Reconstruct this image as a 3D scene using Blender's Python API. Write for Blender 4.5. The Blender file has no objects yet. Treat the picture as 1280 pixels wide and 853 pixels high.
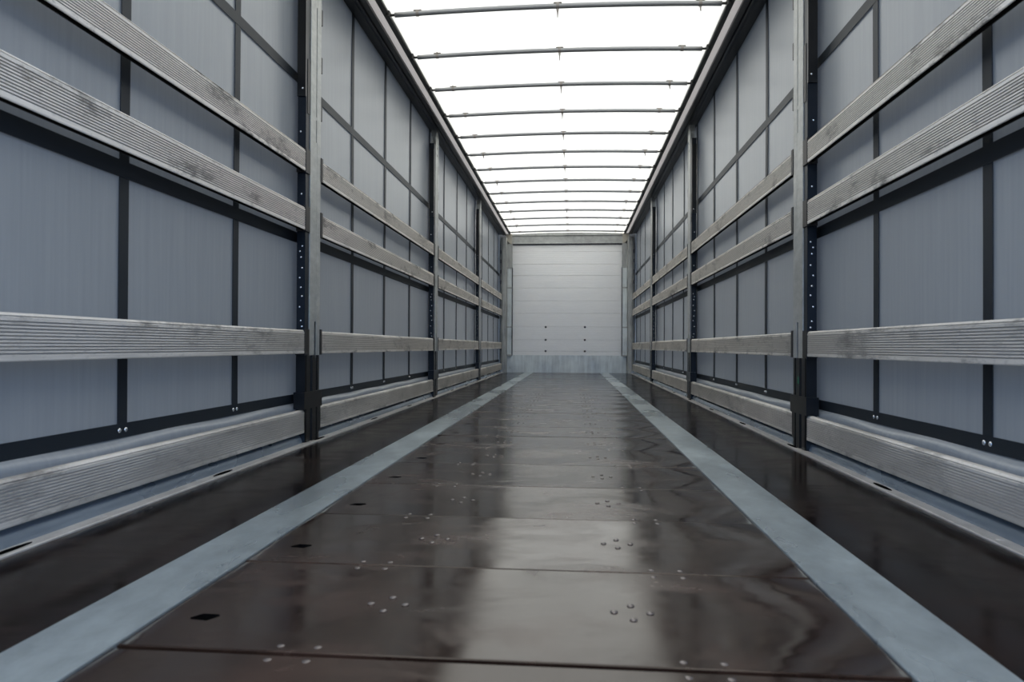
import bpy, math, random
from mathutils import Vector, Matrix

random.seed(7)
S = bpy.context.scene
COL = S.collection

# ------------------------------------------------------------------ camera
FPX, YAW, PITCH, ROLL = 886.18, 0.0858, 0.0076, 0.0045
CAM = Vector((0.1221, 0.0, 0.5031))
fwd = Vector((-math.sin(YAW)*math.cos(PITCH), math.cos(YAW)*math.cos(PITCH), math.sin(PITCH)))
r0 = Vector((math.cos(YAW), math.sin(YAW), 0)); u0 = r0.cross(fwd)
rt = r0*math.cos(ROLL) + u0*math.sin(ROLL); up = -r0*math.sin(ROLL) + u0*math.cos(ROLL)
cd = bpy.data.cameras.new('camera'); cam = bpy.data.objects.new('camera', cd); COL.objects.link(cam)
cd.sensor_width = 36.0; cd.lens = FPX/1280*36
cam.matrix_world = Matrix(((rt.x, up.x, -fwd.x, CAM.x), (rt.y, up.y, -fwd.y, CAM.y),
                           (rt.z, up.z, -fwd.z, CAM.z), (0, 0, 0, 1)))
cd.clip_start = 0.02
cd.dof.use_dof = True; cd.dof.focus_distance = 4.6; cd.dof.aperture_fstop = 5.0
S.camera = cam

# ------------------------------------------------------------------ overcast sky
W = bpy.data.worlds.new('overcast_sky'); S.world = W; W.use_nodes = True
nt = W.node_tree; nt.nodes.clear()
out = nt.nodes.new('ShaderNodeOutputWorld'); bg = nt.nodes.new('ShaderNodeBackground')
tc = nt.nodes.new('ShaderNodeTexCoord'); sp = nt.nodes.new('ShaderNodeSeparateXYZ')
rp = nt.nodes.new('ShaderNodeValToRGB'); mr = nt.nodes.new('ShaderNodeMapRange')
mr.inputs[1].default_value = -1; mr.inputs[2].default_value = 1
e = rp.color_ramp.elements
e[0].position = 0.47; e[0].color = (0.14, 0.145, 0.15, 1)      # wet yard below the horizon
e[1].position = 0.53; e[1].color = (0.12, 0.32, 0.70, 1)
n_ = rp.color_ramp.elements.new(1.0); n_.color = (1.0, 0.98, 0.95, 1)
nt.links.new(tc.outputs['Generated'], sp.inputs[0]); nt.links.new(sp.outputs['Z'], mr.inputs[0])
nt.links.new(mr.outputs[0], rp.inputs[0]); nt.links.new(rp.outputs[0], bg.inputs[0])
bg.inputs[1].default_value = 2.0
nt.links.new(bg.outputs[0], out.inputs[0])
S.view_settings.view_transform = 'Standard'; S.view_settings.look = 'None'
S.view_settings.exposure = 1.2; S.view_settings.gamma = 1.0; S.view_settings.use_curve_mapping = False

# ------------------------------------------------------------------ dimensions
X_IN = 1.24; Y1 = 3.515; BAY = 3.346; YF = 13.69
POST_Y = [Y1 + BAY*k for k in range(3)]
ROWS = [(1.3945, 1.5074), (1.0946, 1.2118), (0.4596, 0.5800), (0.0576, 0.1752)]
ROW_WORD = ['topmost', 'second highest', 'second lowest', 'lowest']
SEAM0, PITCH_B = 1.127, 0.4722
STRIP_A, STRIP_B = 0.641, 0.800
LIP_X = 1.205
BOW0, BOWP, BOWN, BOW_Z = 4.53, 0.6795, 14, 2.663
CURT_X = 1.320

# ------------------------------------------------------------------ materials
def mat(name, col=(0.5, 0.5, 0.5), rough=0.5, metal=0.0, spec=0.5):
    m = bpy.data.materials.new(name); m.use_nodes = True
    b = m.node_tree.nodes['Principled BSDF']
    b.inputs['Base Color'].default_value = (*col, 1); b.inputs['Roughness'].default_value = rough
    b.inputs['Metallic'].default_value = metal; b.inputs['Specular IOR Level'].default_value = spec
    return m, m.node_tree, b
def nd(t, typ, **k):
    n = t.nodes.new(typ)
    for a, v in k.items(): setattr(n, a, v)
    return n
def pos(t, scale=(1, 1, 1)):
    g = nd(t, 'ShaderNodeNewGeometry'); m = nd(t, 'ShaderNodeMapping'); m.inputs['Scale'].default_value = scale
    t.links.new(g.outputs['Position'], m.inputs[0]); return m.outputs[0]
def noise(t, vec, scale, detail=4, rough=0.55, dist=0.0):
    n = nd(t, 'ShaderNodeTexNoise'); n.inputs['Scale'].default_value = scale; n.inputs['Detail'].default_value = detail
    n.inputs['Roughness'].default_value = rough; n.inputs['Distortion'].default_value = dist
    t.links.new(vec, n.inputs['Vector']); return n.outputs['Fac']
def ramp(t, fac, stops):
    r = nd(t, 'ShaderNodeValToRGB'); el = r.color_ramp.elements
    while len(el) < len(stops): el.new(0.5)
    for q, (p, c) in zip(el, stops):
        q.position = p; q.color = (*c, 1) if isinstance(c, tuple) else (c, c, c, 1)
    t.links.new(fac, r.inputs[0]); return r.outputs[0]
def mix(t, fac, a, b, mode='MIX'):
    m = nd(t, 'ShaderNodeMix', data_type='RGBA', blend_type=mode)
    for sock, v in ((m.inputs[0], fac), (m.inputs[6], a), (m.inputs[7], b)):
        if isinstance(v, (int, float)): sock.default_value = v
        elif isinstance(v, tuple): sock.default_value = (*v, 1)
        else: t.links.new(v, sock)
    return m.outputs[2]
def bump(t, b, h, strength, dist):
    n = nd(t, 'ShaderNodeBump'); n.inputs['Strength'].default_value = strength; n.inputs['Distance'].default_value = dist
    t.links.new(h, n.inputs['Height']); t.links.new(n.outputs[0], b.inputs['Normal']); return n

M = {}
# wet film-faced plywood
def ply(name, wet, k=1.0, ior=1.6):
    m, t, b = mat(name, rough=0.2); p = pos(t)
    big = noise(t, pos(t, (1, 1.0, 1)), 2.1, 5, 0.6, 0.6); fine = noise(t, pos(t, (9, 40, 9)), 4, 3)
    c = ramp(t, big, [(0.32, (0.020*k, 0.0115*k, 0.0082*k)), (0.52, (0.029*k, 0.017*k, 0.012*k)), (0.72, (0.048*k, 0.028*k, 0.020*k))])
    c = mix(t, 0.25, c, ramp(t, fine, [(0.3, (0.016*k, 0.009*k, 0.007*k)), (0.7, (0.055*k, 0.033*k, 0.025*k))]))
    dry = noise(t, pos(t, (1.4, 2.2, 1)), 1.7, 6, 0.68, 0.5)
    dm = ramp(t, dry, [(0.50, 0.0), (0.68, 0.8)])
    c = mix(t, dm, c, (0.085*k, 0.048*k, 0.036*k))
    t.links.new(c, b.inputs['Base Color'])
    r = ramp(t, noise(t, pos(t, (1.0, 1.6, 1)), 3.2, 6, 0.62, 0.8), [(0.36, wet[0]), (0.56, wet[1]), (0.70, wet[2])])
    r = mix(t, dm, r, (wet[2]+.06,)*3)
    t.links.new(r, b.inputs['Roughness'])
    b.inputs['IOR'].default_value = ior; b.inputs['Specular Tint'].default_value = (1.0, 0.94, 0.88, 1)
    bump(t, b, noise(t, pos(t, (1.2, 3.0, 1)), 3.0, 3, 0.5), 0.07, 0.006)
    return m
M['ply'] = ply('wet_brown_plywood', (0.10, 0.17, 0.30), 0.62, 1.52)
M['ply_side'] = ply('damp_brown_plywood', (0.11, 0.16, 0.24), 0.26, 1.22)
M['under'] = mat('dark_subfloor', (0.003, 0.003, 0.003), 0.9, 0, 0.0)[0]
# galvanised steel
def galv(name, base, rough, metal=0.35, scale=14, streak=False):
    m, t, b = mat(name, base, rough, metal)
    v = pos(t, (1, 1, 0.12)) if streak else pos(t, (1, 0.6, 1))
    n = noise(t, v, scale, 5, 0.65, 0.3); n2 = noise(t, pos(t, (1, .4, 1)), 2.3, 4, 0.6)
    lo = tuple(x*(0.45 if streak else 0.62) for x in base); hi = tuple(min(1, x*1.2) for x in base)
    c = mix(t, 0.5, ramp(t, n, [(0.3, lo), (0.68, hi)]), ramp(t, n2, [(0.3, lo), (0.7, hi)]))
    t.links.new(c, b.inputs['Base Color'])
    t.links.new(ramp(t, n2, [(0.3, max(0.02, rough-.12)), (0.7, rough+.12)]), b.inputs['Roughness'])
    return m
M['strip'] = galv('galvanised_strip', (0.42, 0.48, 0.50), 0.30, 0.6, 16)
M['lip'] = galv('worn_edge_metal', (0.46, 0.44, 0.42), 0.4, 0.3, 20)
M['roll'] = galv('blue_grey_sill_metal', (0.34, 0.40, 0.46), 0.26, 0.6, 3)
M['galv'] = galv('galvanised_post', (0.42, 0.43, 0.415), 0.42, 0.35, 26)
M['corner'] = galv('galvanised_corner', (0.43, 0.44, 0.43), 0.5, 0.2, 30, True)
M['kick'] = galv('streaked_kick_plate', (0.72, 0.77, 0.77), 0.38, 0.1, 12, True)
M['header'] = galv('grey_header_paint', (0.42, 0.43, 0.42), 0.45, 0.2, 12)
# ribbed aluminium
def alu(name, lo, hi, film):
    m, t, b = mat(name, (0.4, 0.39, 0.36), 0.5, 0.05)
    g = noise(t, pos(t, (1, 0.8, 30)), 5, 4, 0.6); g2 = noise(t, pos(t, (1, 1.0, 3.0)), 2.6, 7, 0.75)
    g3 = noise(t, pos(t, (1, 5, 9)), 6, 4, 0.7); g4 = noise(t, pos(t, (1, 0.7, 2.0)), 2.0, 3, 0.5)
    c = ramp(t, g, [(0.25, (0.66, 0.62, 0.56)), (0.6, (0.84, 0.79, 0.72)), (0.8, (0.89, 0.84, 0.775))])
    c = mix(t, ramp(t, g3, [(0.55, 0.0), (0.75, 0.45)]), c, (0.26, 0.245, 0.23))
    c = mix(t, ramp(t, g4, [(0.42, film), (0.66, film*0.3)]), c, (0.15, 0.142, 0.13))
    c = mix(t, ramp(t, g2, [(lo, 0.0), (hi, 0.85)]), c, (0.075, 0.07, 0.066))
    t.links.new(c, b.inputs['Base Color']); return m
M['alu'] = alu('weathered_aluminium', 0.535, 0.64, 0.03)
M['alu_mid'] = alu('scuffed_aluminium', 0.52, 0.66, 0.35)
M['alu_low'] = alu('dirty_aluminium', 0.52, 0.68, 0.62)
# black steel etc.
M['black'] = mat('black_steel', (0.006, 0.006, 0.0065), 0.3, 0, 0.3)[0]
M['channel'] = mat('dark_channel', (0.006, 0.009, 0.014), 0.4, 0, 0.25)[0]
M['pocket'] = mat('dark_bracket', (0.020, 0.018, 0.017), 0.45, 0.0, 0.3)[0]
M['stud'] = mat('bright_stud', (0.75, 0.78, 0.8), 0.25, 0.8)[0]
M['track'] = mat('dark_roof_track', (0.020, 0.020, 0.022), 0.4, 0.2)[0]
M['bar'] = mat('black_roof_bar', (0.012, 0.013, 0.012), 0.5)[0]
M['bow'] = mat('grey_bow_tube', (0.30, 0.305, 0.31), 0.35, 0.4)[0]
M['clip'] = mat('bow_clip_metal', (0.26, 0.24, 0.22), 0.45, 0.4)[0]
M['bolt'] = mat('dark_bolt', (0.03, 0.03, 0.045), 0.4, 0.3)[0]
M['hole'] = mat('dark_recess', (0.003, 0.003, 0.003), 0.9, 0, 0.0)[0]
M['green'] = mat('green_mark', (0.02, 0.16, 0.09), 0.4)[0]
M['cream'] = mat('cream_gusset', (0.50, 0.47, 0.40), 0.5)[0]
# front planks
m, t, b = mat('white_bulkhead_plank', (0.6, 0.6, 0.6), 0.35)
n = noise(t, pos(t, (1, 1, 3)), 2.5, 4, 0.6); n2 = noise(t, pos(t, (1, 1, 14)), 9, 2)
c = mix(t, 0.35, ramp(t, n, [(0.3, (0.88, 0.885, 0.89)), (0.7, (0.93, 0.93, 0.925))]), ramp(t, n2, [(0.35, (0.84, 0.84, 0.84)), (0.65, (0.94, 0.94, 0.94))]))
t.links.new(c, b.inputs['Base Color']); M['plank'] = m
# translucent roof
def cloth(name, base, trans, fac, streak=None, rough=0.5):
    m = bpy.data.materials.new(name); m.use_nodes = True; t = m.node_tree
    b = t.nodes['Principled BSDF']; o = t.nodes['Material Output']
    b.inputs['Roughness'].default_value = rough; b.inputs['Base Color'].default_value = (*base, 1)
    tr = nd(t, 'ShaderNodeBsdfTranslucent'); mx = nd(t, 'ShaderNodeMixShader'); mx.inputs[0].default_value = fac
    tr.inputs[0].default_value = (*trans, 1)
    t.links.new(b.outputs[0], mx.inputs[1]); t.links.new(tr.outputs[0], mx.inputs[2]); t.links.new(mx.outputs[0], o.inputs[0])
    return m, t, b, tr
m, t, b, tr = cloth('white_roof_tarpaulin', (0.8, 0.8, 0.79), (0.92, 0.895, 0.86), 0.5)
n = noise(t, pos(t, (1, 2.5, 1)), 3, 5, 0.65)
t.links.new(ramp(t, n, [(0.3, (0.91, 0.85, 0.71)), (0.7, (0.98, 0.92, 0.775))]), tr.inputs[0]); M['roof'] = m
M['edge'] = cloth('doubled_tarpaulin_edge', (0.75, 0.73, 0.71), (0.80, 0.74, 0.68), 0.3)[0]
m, t, b, tr = cloth('grey_curtain_tarpaulin', (0.27, 0.285, 0.30), (0.50, 0.50, 0.49), 0.045, rough=0.33)
n = noise(t, pos(t, (1, 26, 0.9)), 1.6, 5, 0.7)
t.links.new(ramp(t, n, [(0.3, (0.222, 0.238, 0.247)), (0.7, (0.268, 0.281, 0.287))]), b.inputs['Base Color'])
bump(t, b, noise(t, pos(t, (1, 1.2, 0.5)), 1.7, 2), 0.12, 0.03); M['curtain'] = m
M['strap'] = mat('dark_strap_webbing', (0.011, 0.016, 0.022), 0.5, 0, 0.3)[0]

# ------------------------------------------------------------------ mesh helpers
def mesh(name, v, f, material, smooth=False):
    me = bpy.data.meshes.new(name); me.from_pydata([tuple(p) for p in v], [], f); me.validate(); me.update()
    me.materials.append(material)
    if smooth: me.polygons.foreach_set('use_smooth', [True]*len(me.polygons))
    return me
def obj(name, me, parent=None, loc=(0, 0, 0)):
    o = bpy.data.objects.new(name, me); COL.objects.link(o); o.location = loc
    if parent: o.parent = parent
    return o
def empty(name, loc):
    o = bpy.data.objects.new(name, None); COL.objects.link(o); o.location = loc; o.empty_display_size = 0.1; return o
def tag(o, label, cat, group=None):
    o['label'] = label; o['category'] = cat
    if group: o['group'] = group
    return o
def boxes(*bs):
    v, f = [], []
    for (x0, x1, y0, y1, z0, z1) in bs:
        x0, x1 = min(x0, x1), max(x0, x1); k = len(v)
        v += [(x0, y0, z0), (x1, y0, z0), (x1, y1, z0), (x0, y1, z0), (x0, y0, z1), (x1, y0, z1), (x1, y1, z1), (x0, y1, z1)]
        f += [tuple(k+i for i in q) for q in ((3, 2, 1, 0), (4, 5, 6, 7), (0, 1, 5, 4), (1, 2, 6, 5), (2, 3, 7, 6), (3, 0, 4, 7))]
    return v, f
def bevelbox(x0, x1, y0, y1, z0, z1, c):
    """box whose vertical and top edges are chamfered"""
    x0, x1 = min(x0, x1), max(x0, x1)
    ring = [(x0+c, y0), (x1-c, y0), (x1, y0+c), (x1, y1-c), (x1-c, y1), (x0+c, y1), (x0, y1-c), (x0, y0+c)]
    cx, cy = (x0+x1)/2, (y0+y1)/2
    def ins(p): return (p[0] + (c*.7 if p[0] < cx else -c*.7), p[1] + (c*.7 if p[1] < cy else -c*.7))
    v = [(*p, z0) for p in ring] + [(*p, z1-c) for p in ring] + [(*ins(p), z1) for p in ring]
    f = [tuple(range(7, -1, -1)), tuple(range(16, 24))]
    for a in (0, 8):
        f += [(a+i, a+(i+1) % 8, a+8+(i+1) % 8, a+8+i) for i in range(8)]
    return v, f
def prism_y(prof, y0, y1):
    """closed XZ profile extruded along Y"""
    n = len(prof); v = [(x, y0, z) for x, z in prof] + [(x, y1, z) for x, z in prof]
    a = sum(prof[i][0]*prof[(i+1) % n][1] - prof[(i+1) % n][0]*prof[i][1] for i in range(n))
    f = [(i, (i+1) % n, n+(i+1) % n, n+i) for i in range(n)] + [tuple(range(n-1, -1, -1)), tuple(range(n, 2*n))]
    if a < 0: f = [tuple(reversed(q)) for q in f]
    return v, f
def prism_z(prof, z0, z1):
    n = len(prof); v = [(x, y, z0) for x, y in prof] + [(x, y, z1) for x, y in prof]
    a = sum(prof[i][0]*prof[(i+1) % n][1] - prof[(i+1) % n][0]*prof[i][1] for i in range(n))
    f = [(i, (i+1) % n, n+(i+1) % n, n+i) for i in range(n)] + [tuple(range(n-1, -1, -1)), tuple(range(n, 2*n))]
    if a < 0: f = [tuple(reversed(q)) for q in f]
    return v, f
def join(*vf):
    v, f = [], []
    for a, b in vf:
        k = len(v); v += list(a); f += [tuple(i+k for i in q) for q in b]
    return v, f
def tube(pts, rad, n=10):
    v, f = [], []
    rad = rad if isinstance(rad, list) else [rad]*len(pts)
    pts = [Vector(p) for p in pts]
    for i, p in enumerate(pts):
        d = (pts[min(i+1, len(pts)-1)] - pts[max(i-1, 0)]).normalized()
        a = d.cross(Vector((0, 0, 1)) if abs(d.z) < .9 else Vector((1, 0, 0))).normalized(); b_ = d.cross(a)
        for k in range(n):
            w = 2*math.pi*k/n; v.append(p + (a*math.cos(w) + b_*math.sin(w))*rad[i])
    for i in range(len(pts)-1):
        for k in range(n): f.append((i*n+k, (i+1)*n+k, (i+1)*n+(k+1) % n, i*n+(k+1) % n))
    f.append(tuple(range(n))); f.append(tuple(range((len(pts)-1)*n, len(pts)*n))[::-1])
    return v, f
def dome(r, h, axis='z', n=8):
    """low domed head with its flat side at the origin"""
    rings = [(r, 0), (r*.86, h*.55), (r*.45, h*.92)]
    v, f = [], []
    for q, z in rings:
        for k in range(n): v.append((q*math.cos(2*math.pi*k/n), q*math.sin(2*math.pi*k/n), z))
    v.append((0, 0, h))
    for i in range(2):
        for k in range(n): f.append((i*n+k, i*n+(k+1) % n, (i+1)*n+(k+1) % n, (i+1)*n+k))
    for k in range(n): f.append((2*n+k, 2*n+(k+1) % n, 3*n))
    if axis == '-y': v = [(x, -z, y) for x, y, z in v]
    if axis == '+x': v = [(z, x, y) for x, y, z in v]
    if axis == '-x': v = [(-z, -x, y) for x, y, z in v]
    return v, f
def fixn(me):
    import bmesh
    bm = bmesh.new(); bm.from_mesh(me); bmesh.ops.recalc_face_normals(bm, faces=bm.faces); bm.to_mesh(me); bm.free(); return me

# ------------------------------------------------------------------ floor
Y0 = -0.12
floor = obj('floor', mesh('floor', *boxes((-1.335, 1.335, Y0, YF+.1, -0.10, -0.034)), M['under'])); floor['kind'] = 'structure'
# centre boards with a lashing hole near the left edge
HX, HY, HA, HB = -0.557, 0.136, 0.019, 0.019     # hole centre (from front seam), half axes
def board_mesh(gap, material):
    x0, x1, y0, y1, zt, zb = -STRIP_A+.002, STRIP_A-.002, gap/2, PITCH_B-gap/2, 0.0, -0.028
    c = 0.0025
    hole = [(HX-.022, HY-.012), (HX+.012, HY-.017), (HX+.026, HY+.006), (HX+.020, HY+.016), (HX-.012, HY+.017), (HX-.026, HY-.004)]
    bx = (HX-.05, HX+.05, HY-.04, HY+.04)
    v, f = [], []
    def add(x, y, z): v.append((x, y, z)); return len(v)-1
    def sag(x, y):  # boards are cupped by a fraction of a millimetre
        u = (y-y0)/(y1-y0)*2-1; return zt - 0.0020*(1-u*u)
    xs = [x0+c, bx[0], bx[1], -.36, -.18, 0, .18, .36, x1-c]; ys = [y0+c, y0+.05, bx[2], bx[3], y0+(y1-y0)*.5, y0+(y1-y0)*.63, y0+(y1-y0)*.76, y0+(y1-y0)*.89, y1-c]
    g = {(i, j): add(x, y, sag(x, y)) for i, x in enumerate(xs) for j, y in enumerate(ys)}
    for i in range(len(xs)-1):
        for j in range(len(ys)-1):
            if (i, j) == (1, 2): continue
            f.append((g[i, j], g[i+1, j], g[i+1, j+1], g[i, j+1]))
    hv = [add(x, y, sag(x, y)) for x, y in hole]; hb = [add(x, y, zb) for x, y in hole]
    a, b_, c_, d = g[1, 2], g[2, 2], g[2, 3], g[1, 3]
    f += [(a, b_, hv[1], hv[0]), (b_, hv[2], hv[1]), (b_, c_, hv[3], hv[2]), (c_, d, hv[4], hv[3]), (d, hv[5], hv[4]), (d, a, hv[0], hv[5])]
    nh = len(f); f += [(hv[i], hv[(i+1) % 6], hb[(i+1) % 6], hb[i]) for i in range(6)]
    # chamfer and sides
    top = [g[i, 0] for i in range(len(xs))] + [g[len(xs)-1, j] for j in range(1, len(ys))] + \
          [g[i, len(ys)-1] for i in range(len(xs)-2, -1, -1)] + [g[0, j] for j in range(len(ys)-2, 0, -1)]
    def outp(p, z):
        x, y, _ = v[p]
        x = x0 if abs(x-x0-c) < 1e-6 else x1 if abs(x-x1+c) < 1e-6 else x
        y = y0 if abs(y-y0-c) < 1e-6 else y1 if abs(y-y1+c) < 1e-6 else y
        return add(x, y, z)
    mid = [outp(p, zt-c*.7) for p in top]; bot = [outp(p, zb) for p in top]; n = len(top)
    for i in range(n):
        j = (i+1) % n
        f.append((top[i], mid[i], mid[j], top[j])); f.append((mid[i], bot[i], bot[j], mid[j]))
    me = mesh('floor_board', v, f, material, True); me.materials.append(M['hole'])
    for q in range(nh, nh+6): me.polygons[q].material_index = 1
    me.set_sharp_from_angle(angle=0.5); return me
bm_thin = board_mesh(0.0045, M['ply']); bm_wide = board_mesh(0.014, M['ply'])
screw_me = mesh('screw', *dome(0.0078, 0.0026), M['stud'], True)
scr = []
for sx in (-1, 1):
    for a in (0.300, 0.364): scr += [(sx*a, 0.024), (sx*a, PITCH_B-0.024)]
    scr += [(sx*.236, .234+.036), (sx*.236, .234-.036), (sx*.270, .234), (sx*.202, .234)]
M['screw'] = mat('wet_screw_head', (0.15, 0.13, 0.12), 0.2, 0.5)[0]; screw_me.materials[0] = M['screw']
kmin = -3; kmax = int((YF - SEAM0)/PITCH_B)
for k in range(kmin, kmax+1):
    y = SEAM0 + k*PITCH_B
    b_ = obj('floor_board', bm_wide if k in (-1,) else bm_thin, floor, (0, y, random.uniform(-.0006, .0004)))
    b_.rotation_euler = (random.uniform(-.003, .003), random.uniform(-.0006, .0006), 0)
    if k == 0: b_.location.y += 0.004
    if k == kmax: b_.scale.y = (YF - y)/PITCH_B
    if -1 <= k < 14:
        for (x, yy) in scr: obj('screw', screw_me, b_, (x, yy, -0.0012))
for s, w in ((-1, 'left'), (1, 'right')):
    xs = sorted((s*(STRIP_B+.004), s*LIP_X))
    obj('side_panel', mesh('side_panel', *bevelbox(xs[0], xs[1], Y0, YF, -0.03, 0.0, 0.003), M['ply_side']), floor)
    xs = sorted((s*STRIP_A, s*STRIP_B))
    obj('steel_strip', mesh('steel_strip', *bevelbox(xs[0], xs[1], Y0, YF, -0.03, 0.003, 0.002), M['strip']), floor)
    # flat worn lip and rounded sill behind it
    obj('edge_lip', mesh('edge_lip', *bevelbox(s*(LIP_X+.001), s*1.252, Y0, YF, -0.03, 0.006, 0.003), M['lip']), floor)
    prof = [(s*1.252, -.03)] + [(s*(1.252+.050*(1-math.cos(a))), .058*math.sin(a)) for a in [i*math.pi/2/9 for i in range(10)]] + [(s*1.322, .058), (s*1.322, .13), (s*1.335, .13), (s*1.335, -.03)]
    obj('rounded_sill', fixn(mesh('rounded_sill', *prism_y(prof, Y0, YF-.15), M['roll'], True)), floor).data.set_sharp_from_angle(angle=0.6)
    oval = [(s*1.229 + .011*math.cos(a), .075*math.sin(a)*1.0) for a in [i*math.pi/6 for i in range(12)]]
    ov = fixn(mesh('lashing_recess', *prism_z(oval, 0.004, 0.0072), M['hole']))
    for i in range(12): obj('lashing_recess', ov, floor, (0, 1.60+1.05*i, 0))
    st = mesh('lip_rivet', *dome(.010, .003), M['lip'], True)
    for i in range(12): obj('lip_rivet', st, floor, (s*1.231, 1.95+1.05*i, .0055))

# ------------------------------------------------------------------ front bulkhead
wf = obj('wall_front', mesh('wall_front', *boxes((-1.36, 1.36, YF+.045, YF+.10, -0.05, 2.80)), M['corner'])); wf['kind'] = 'structure'
ZS = [.330, .410, .633, .880, 1.143, 1.385, 1.632, 1.870, 2.090, 2.330, 2.492]
for a, b_ in zip(ZS[:-1], ZS[1:]):
    h = b_ - a; pr = []
    # each plank: slightly stepped extrusion with shallow ribs
    nr = max(2, round(h/.041)); e = .0012
    pr = [(YF+.045, a+e), (YF+.003, a+e), (YF, a+e+.006)]
    for i in range(1, nr):
        z = a + h*i/nr; pr += [(YF, z-.004), (YF+.002, z), (YF, z+.004)]
    pr += [(YF, b_-e-.003), (YF+.003, b_-e), (YF+.045, b_-e)]
    n = len(pr); v = [(-1.055, y, z) for y, z in pr] + [(1.055, y, z) for y, z in pr]
    f = [(i, (i+1) % n, n+(i+1) % n, n+i) for i in range(n)] + [tuple(range(n)), tuple(range(n, 2*n))]
    obj('bulkhead_plank', fixn(mesh('bulkhead_plank', v, f, M['plank'])), wf)
bme = mesh('bolt', *dome(.021, .014, '-y', 10), M['bolt'], True)
for x in (-.404, .349):
    for z in (.880, .633, .415): obj('bolt', bme, wf, (x, YF+.001, z))
obj('kick_plate', fixn(mesh('kick_plate', *prism_z([(-1.16, YF-.006), (1.14, YF-.006), (1.14, YF+.045), (-1.16, YF+.045)], 0.0, .335), M['kick'])), wf)

# header beam over the bulkhead
hb = tag(empty('header_beam', (0, YF-.02, 2.485)), 'grey steel header beam across the top of the white front wall', 'beam')
pr = [(-.03, 0), (-.03, .016), (-.005, .022), (-.005, .150), (-.03, .158), (-.03, .172), (.06, .172), (.06, 0)]
v = [(-1.075, y, z) for y, z in pr] + [(1.075, y, z) for y, z in pr]; n = len(pr)
f = [(i, (i+1) % n, n+(i+1) % n, n+i) for i in range(n)] + [tuple(range(n)), tuple(range(n, 2*n))]
obj('beam', fixn(mesh('beam', v, f, M['header'])), hb)
for s in (-1, 1):
    g = [(s*1.06, 0), (s*1.09, 0), (s*1.19, .10), (s*1.17, .19), (s*1.06, .19)]
    vv = [(x, -.036, z) for x, z in g] + [(x, .05, z) for x, z in g]; n = len(g)
    ff = [(i, (i+1) % n, n+(i+1) % n, n+i) for i in range(n)] + [tuple(range(n)), tuple(range(n, 2*n))]
    obj('end_gusset', fixn(mesh('end_gusset', vv, ff, M['cream'])), hb)
obj('shadow_gap_strip', mesh('shadow_gap_strip', *boxes((-1.055, 1.055, .0, .03, -.022, .0)), M['bolt']), hb)  # added dark strip, paints the shadow gap under the header

# corner posts
for s, w in ((-1, 'left'), (1, 'right')):
    cp = tag(empty('corner_post', (s*1.14, YF, 0)), f'mottled galvanised corner post on the {w} edge of the white front wall', 'post')
    L = lambda x: s*(x-1.14)
    col = [(L(1.262), -.13), (L(1.225), -.15), (L(1.165), -.15), (L(1.15), -.12), (L(1.15), .045), (L(1.262), .045)]
    obj('column', fixn(mesh('column', *prism_z(col, 0.0, 2.60), M['corner'])), cp)
    obj('inner_flange', mesh('inner_flange', *boxes((L(1.152), L(1.048), -.055, -.045, .33, 2.484)), M['corner']), cp)
    pl = obj('stop_plate', fixn(mesh('stop_plate', *prism_z([(L(1.145), -.055), (L(1.145), -.085), (L(1.125), -.09), (L(1.06), -.09), (L(1.052), -.075), (L(1.052), -.055)], .33, 2.02), M['kick'])), cp)
    obj('plate_edge', mesh('plate_edge', *boxes((L(1.052), L(1.040), -.092, -.05, .33, 2.02)), M['bolt']), cp)
    for z in (.335, .875, 1.63, 2.02):
        obj('cross_bracket', mesh('cross_bracket', *boxes((L(1.15), L(1.045), -.100, -.05, z-.012, z+.012)), M['corner']), cp)
    for z in (2.28, 2.1, 1.9, 1.7):
        obj('curtain_hook', mesh('curtain_hook', *boxes((L(1.256), L(1.272), -.162, -.125, z, z+.07)), M['bolt']), cp)

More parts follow.
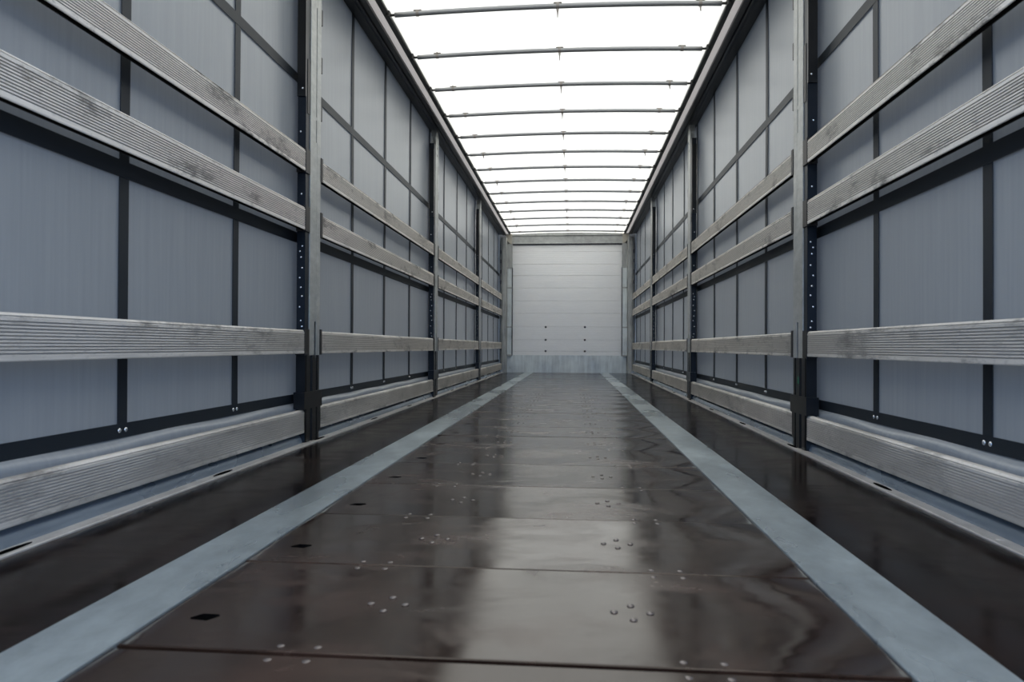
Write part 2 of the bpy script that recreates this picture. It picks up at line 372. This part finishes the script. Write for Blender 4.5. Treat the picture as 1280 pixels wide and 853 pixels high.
# ------------------------------------------------------------------ side curtains
VY = [0.60, 1.36, 2.11, 2.85, 3.540, 4.41, 5.19, 6.01, 6.83, 7.64, 8.48, 9.26, 10.08, 10.88, 11.68, 12.48, 13.22]
VY = [1.0233*y for y in VY]
YC0, YC1 = -0.05, YF+.040
def cx_at(y, z):
    """inward offset of the cloth from its plane"""
    d = 0.003*math.sin(y*1.9)*math.sin(z*2.2)
    return d
for s, w in ((-1, 'left'), (1, 'right')):
    sc_ = tag(empty('side_curtain', (s*CURT_X, YC0, 0.05)),
              f'grey tarpaulin side curtain with a dark strap grid along the {w} wall', 'curtain')
    ny = 140; zs = [.065, .10, .135, .160, .174, .184, .192, .198, .203, .207, .24, .28, .4, .6, .8, 1.0, 1.2, 1.4, 1.6, 1.8, 2.0, 2.2, 2.4, 2.55, 2.70]
    def off(y, z):
        wv = .004*math.sin(y*7.3) + .003*math.sin(y*3.1+1)
        if z < .207:
            if z >= .18: u = (.207-z)/.027; return cx_at(y, z) + (.025 + wv*.5)*math.sin(u*math.pi/2)
            return .025 + wv*.5 - .010*max(0, (.18-z)/.115)
        return cx_at(y, z)
    v, f = [], []
    for i in range(ny+1):
        y = YC0 + (YC1-YC0)*i/ny
        for z in zs:
            zz = z + (.004*math.sin(y*7.85+1.2) if .15 < z < .22 else 0)
            v.append((-s*off(y, z), y-YC0, zz-.05))
    m_ = len(zs)
    for i in range(ny):
        for j in range(m_-1): f.append((i*m_+j, (i+1)*m_+j, (i+1)*m_+j+1, i*m_+j+1))
    if s < 0: f = [q[::-1] for q in f]
    cl = obj('cloth', mesh('cloth', v, f, M['curtain'], True), sc_)
    def strap(name, y0, y1, z0, z1, ny_, nz_, lift):
        v, f = [], []
        for i in range(ny_+1):
            for j in range(nz_+1):
                y = y0+(y1-y0)*i/ny_; z = z0+(z1-z0)*j/nz_
                v.append((-s*(cx_at(y, z)+lift), y-YC0, z-.05))
        for i in range(ny_):
            for j in range(nz_): f.append((i*(nz_+1)+j, (i+1)*(nz_+1)+j, (i+1)*(nz_+1)+j+1, i*(nz_+1)+j+1))
        if s < 0: f = [q[::-1] for q in f]
        o = obj(name, mesh(name, v, f, M['strap']), sc_)
        sm = o.modifiers.new('thickness', 'SOLIDIFY'); sm.thickness = 0.0025; sm.offset = -1
        return o
    VS = {}
    for y in VY: VS[y] = strap('vertical_strap', y-.024, y+.024, .207, 2.70, 1, 24, .0035)
    for z0, z1 in ((.205, .251), (1.038, 1.093), (1.876, 1.925)): strap('horizontal_strap', YC0, YC1, z0, z1, 140, 1, .0045)
    smesh = mesh('snap_stud', *dome(.009, .006, '-x' if s > 0 else '+x'), M['stud'], True)
    for y in VY:
        for dy in (-.016, .016): obj('snap_stud', smesh, VS[y], (-s*(cx_at(y, .236)+.0046), y+dy-YC0, .229-.05))

# ------------------------------------------------------------------ sliding posts
ORD = ['first', 'second', 'third']
def build_post(s):
    """list of (name, mesh, location) for one side; origin at the base, x inwards is -s"""
    P = []
    def b(name, m, *bs): P.append((name, mesh(name, *boxes(*bs), M[m]), (0, 0, 0)))
    I = lambda d: s*d            # d>0 outward
    # lower box: ribbed black steel
    prof = [(I(.048), 0.0), (I(0), 0.0), (I(-.004), .012), (I(-.004), .060), (I(.003), .066), (I(.003), .082), (I(-.006), .088),
            (I(-.006), .140), (I(.003), .146), (I(.003), .160), (I(-.004), .166), (I(-.004), .190), (I(0), .200), (I(.048), .200)]
    P.append(('lower_box', fixn(mesh('lower_box', *prism_z(prof, .007, .452), M['black'])), (0, 0, 0)))
    b('clamp_block', 'black', (I(-.010), I(.048), -.030, .222, .178, .265))
    # galvanised face: two strips with slots between them
    b('inner_face', 'galv', (I(0), I(.004), .058, .128, .452, 2.56), (I(0), I(.004), .152, .206, .452, 2.56),
      (I(0.0005), I(.0035), .128, .152, .63, 1.58), (I(.0005), I(.0035), .128, .152, 1.70, 1.715), (I(.0005), I(.0035), .128, .152, 2.30, 2.56),
      (I(.0005), I(.0035), .128, .136, 1.58, 2.30), (I(.0005), I(.0035), .145, .152, 1.58, 2.30),
      (I(.004), I(.030), .058, .062, .452, 2.56), (I(.004), I(.03), .202, .206, .452, 2.56))
    b('back_channel', 'channel', (I(.0045), I(.048), .004, .056, .452, 2.50), (I(.031), I(.048), .056, .200, .452, 2.50))
    b('rubber_guard', 'black', (I(.004), I(.048), -.006, .004, 1.78, 2.44))
    b('latch_housing', 'pocket', (I(.002), I(.020), .020, .056, 1.70, 1.98))
    # top bracket running to the roof track
    tp = [(.058, 2.50), (.206, 2.50), (.206, 2.58), (.17, 2.655), (.10, 2.655), (.058, 2.58)]
    v = [(I(-.002), y, z) for y, z in tp] + [(I(.048), y, z) for y, z in tp]; n = 6
    f = [(i, (i+1) % n, n+(i+1) % n, n+i) for i in range(n)] + [tuple(range(n)), tuple(range(n, 2*n))]
    P.append(('roller_bracket', fixn(mesh('roller_bracket', v, f, M['galv'])), (0, 0, 0)))
    for z0, z1 in ROWS[:3]:
        b('slat_pocket', 'pocket', (I(-.003), I(.048), -.010, .050, z0-.006, z1+.006))
        b('slat_pocket', 'pocket', (I(-.003), I(.048), .208, .236, z0-.006, z1+.010))
    b('slat_pocket', 'black', (I(-.001), I(.048), .198, .224, .05, .178))
    for z in (1.72, 1.98, 2.24): b('edge_clip', 'pocket', (I(.001), I(.022), .206, .228, z, z+.085))
    sm = mesh('rivet', *dome(.0055, .004, '-y'), M['stud'], True)
    zz = [.60, .63, .70, .755, .80, .85, .90, .955, .985, 1.012, 1.28, 1.60, 1.82]
    for i, z in enumerate(zz): P.append(('rivet', sm, (I(.020 + .006*((i*7) % 3)), .0035 if z < 1.78 else -.006, z)))
    for z in (2.40, 2.47): P.append(('face_hole', mesh('face_hole', *boxes((I(-.0006), I(.001), .137, .147, z, z+.022)), M['hole']), (0, 0, 0)))
    return P
for s, w in ((-1, 'left'), (1, 'right')):
    P = build_post(s)
    for i, y in enumerate(POST_Y):
        lab = {0: f'nearest galvanised sliding post with black foot on the {w} side', 1: f'middle galvanised sliding post with black foot, second along the {w} side',
               2: f'farthest galvanised sliding post with black foot, third along the {w} side'}[i]
        r = tag(empty('sliding_post', (s*X_IN, y, 0)), lab, 'post', 'sliding posts of the side walls')
        ch = {}
        for name, me, loc in P:
            par = ch['back_channel'] if name == 'rivet' else ch['inner_face'] if name == 'face_hole' else r
            ch[name] = obj(name, me, par, loc)
        if s > 0 and i == 0:
            g = obj('green_mark', mesh('green_mark', *boxes((s*-.0072, s*-.005, .095, .115, .325, .36)), M['green']), r); g['label'] = 'small green mark'

# ------------------------------------------------------------------ ribbed slats
M['slat_inside_shade'] = mat('painted_slat_shade', (0.012, 0.011, 0.010), 0.7, 0, 0.2)[0]  # dark colour paints in the shade of the open slat hollow
M['groove'] = mat('grimy_groove', (0.40, 0.375, 0.345), 0.6)[0]
def slat_profile(h):
    pr = [(.026, 0.0), (.0215, 0.0), (.0215, .030), (.0045, .030), (.0045, 0.0), (.001, 0.0), (0, .003), (0, .012)]
    n = 10; a, b_ = .012, h-.020; p = (b_-a)/n
    for i in range(n):
        z = a + p*i
        pr += [(0, z+p*.48), (.0034, z+p*.58), (.0034, z+p*.86), (0, z+p*.97)]
    pr += [(0, h-.012), (.0035, h-.010), (.0035, h-.008), (.001, h-.007), (.009, h), (.026, h)]
    return pr
BAYS = [(0.10, POST_Y[0]-.004)] + [(POST_Y[k]+.228, POST_Y[k+1]-.004) for k in (0, 1)] + [(POST_Y[2]+.228, YF-.145)]
BAY_WORD = ['before the first post', 'between the first and second posts',
            'between the second and third posts', 'beyond the third post']
for s, w in ((-1, 'left'), (1, 'right')):
    for ri, (z0, z1) in enumerate(ROWS):
        h = z1-z0
        for bi, (ya, yb) in enumerate(BAYS):
            pr = [(s*d, z) for d, z in slat_profile(h)]
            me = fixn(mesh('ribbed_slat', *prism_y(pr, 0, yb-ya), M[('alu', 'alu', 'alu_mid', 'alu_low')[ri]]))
            me.materials.append(M['slat_inside_shade'])
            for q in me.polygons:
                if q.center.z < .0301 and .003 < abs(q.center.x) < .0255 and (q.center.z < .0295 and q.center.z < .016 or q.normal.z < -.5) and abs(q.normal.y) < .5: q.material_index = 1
            me.materials.append(M['groove'])
            for q in me.polygons:
                if .0012 < abs(q.center.x) < .0040 and .012 < q.center.z < h-.018 and abs(q.normal.y) < .5: q.material_index = 2
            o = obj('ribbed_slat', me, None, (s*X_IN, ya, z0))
            o.rotation_euler = (random.uniform(-.0006, .0006), 0, 0)
            tag(o, f'{ROW_WORD[ri]} ribbed aluminium slat on {w} wall {BAY_WORD[bi]}', 'slat', 'ribbed slats along the side walls')

# ------------------------------------------------------------------ roof side rails
for s, w in ((-1, 'left'), (1, 'right')):
    rr = tag(empty('roof_side_rail', (s*1.18, Y0, 2.64)), f'dark roof side rail with a bright inner strip along the top of the {w} wall', 'rail')
    def P_(prof): return [(s*(x-1.18), z-2.64) for x, z in prof]
    Ln = YF+.0-Y0
    pr = P_([(1.262, 2.672), (1.236, 2.656), (1.222, 2.656), (1.218, 2.668), (1.206, 2.668), (1.202, 2.656), (1.172, 2.656), (1.172, 2.76), (1.345, 2.76), (1.345, 2.672)])
    obj('curtain_track', fixn(mesh('curtain_track', *prism_y(pr, 0, Ln), M['track'])), rr)
    ev, ef = [], []; ne = 80
    for i in range(ne+1):
        for x in (1.118, 1.145, 1.172):
            ev.append((s*(x-1.18), (Ln-.05)*i/ne, 2.690 - (x-1.118)*.25 + .0015*math.sin(i*1.7+x*40) - 2.64))
    for i in range(ne):
        for j in range(2): ef.append((i*3+j, i*3+j+1, i*3+j+4, i*3+j+3))
    obj('tarpaulin_edge', mesh('tarpaulin_edge', ev, ef, M['edge'], True), rr)
    pr = P_([(1.124, 2.672), (1.118, 2.664), (1.090, 2.664), (1.084, 2.670), (1.084, 2.722), (1.124, 2.722)])
    obj('guide_bar', fixn(mesh('guide_bar', *prism_y(pr, 0, Ln-.06), M['bar'])), rr)

# ------------------------------------------------------------------ roof bows
ORDW = ['nearest', 'second', 'third', 'fourth', 'fifth', 'sixth', 'seventh', 'eighth', 'ninth', 'tenth', 'eleventh', 'twelfth', 'thirteenth', 'farthest']
def arch(x): return .022*(1-(x/1.08)**2)
RT = .0165
pts = [(-1.045+2.09*i/24, 0, 0) for i in range(25)]; pts = [(x, 0, arch(x)) for x, _, _ in pts]
tube_me = mesh('tube', *tube(pts, RT, 12), M['bow'], True)
def end_mesh(s):
    t1 = tube([(s*1.040, 0, arch(1.04)), (s*1.092, 0, .0)], .0085, 8)
    t2 = bevelbox(s*1.074, s*1.100, -.026, .026, -.016, .030, .006)
    return mesh('end_bracket', *join(t1, t2), M['bar'])
ends = [end_mesh(-1), end_mesh(1)]
def clip_mesh(tab):
    saddle = boxes((-.026, .026, -.012, .012, RT-.001, RT+.006))
    band = tube([(-.010, 0, 0), (.010, 0, 0)], RT+.003, 12)
    parts = [saddle, band]
    if tab == 'down':
        parts.append(tube([(0, 0, -RT), (0, 0, -RT-.018)], .008, 8)); parts.append(tube([(0, 0, -RT-.018), (0, 0, -RT-.060)], [.006, .0025], 8))
    elif tab == 'short': parts.append(tube([(0, 0, -RT), (.003, 0, -RT-.032)], [.007, .0035], 8))
    elif tab == 'up': parts.append(tube([(0, -.02, RT), (0, -.02, RT+.012)], .005, 8))
    return mesh('tarpaulin_clip', *join(*parts), M['clip'])
clips = {k: clip_mesh(k) for k in ('down', 'short', 'up', 'none')}
mid_k = ['down']*7 + ['none', 'none', 'none', 'short', 'none', 'none', 'none']
left_k = ['none', 'up', 'up', 'none', 'none', 'short', 'none', 'short', 'none', 'none', 'short', 'none', 'short', 'none']
right_k = ['short', 'none', 'short', 'none', 'none', 'short', 'none', 'none', 'none', 'short', 'none', 'none', 'none', 'none']
for k in range(BOWN):
    y = BOW0 + BOWP*k
    r = empty('roof_bow', (0, y, BOW_Z))
    tag(r, f'{ORDW[k]} grey tubular roof bow under the white roof' + (', counted from the camera' if 0 < k < 13 else ''), 'roof bow', 'tubular bows under the roof')
    obj('tube', tube_me, r)
    for e_ in ends: obj('end_bracket', e_, r)
    for x, kd in ((0.016, mid_k[k]), (-.886+random.uniform(-.01, .01), left_k[k]), (.910+random.uniform(-.01, .01), right_k[k])):
        obj('tarpaulin_clip', clips[kd], r, (x, 0, arch(x)))

# ------------------------------------------------------------------ roof tarpaulin
nx, ny = 24, 220; v, f = [], []
for i in range(ny+1):
    y = Y0 + (YF+.05-Y0)*i/ny
    ph = (y-BOW0)/BOWP*2*math.pi
    for j in range(nx+1):
        x = -1.118 + 2.236*j/nx
        z = BOW_Z + .0205 + arch(min(1.08, abs(x))) + .005*(1-math.cos(ph))*(1-(x/1.17)**2)*.5 + .002*math.sin(y*5+x*9)*math.sin(ph/2)**2
        v.append((x, y, z))
for i in range(ny):
    for j in range(nx): f.append((i*(nx+1)+j, i*(nx+1)+j+1, (i+1)*(nx+1)+j+1, (i+1)*(nx+1)+j))
ceil = obj('ceiling', mesh('ceiling', v, f, M['roof'], True)); ceil['kind'] = 'structure'
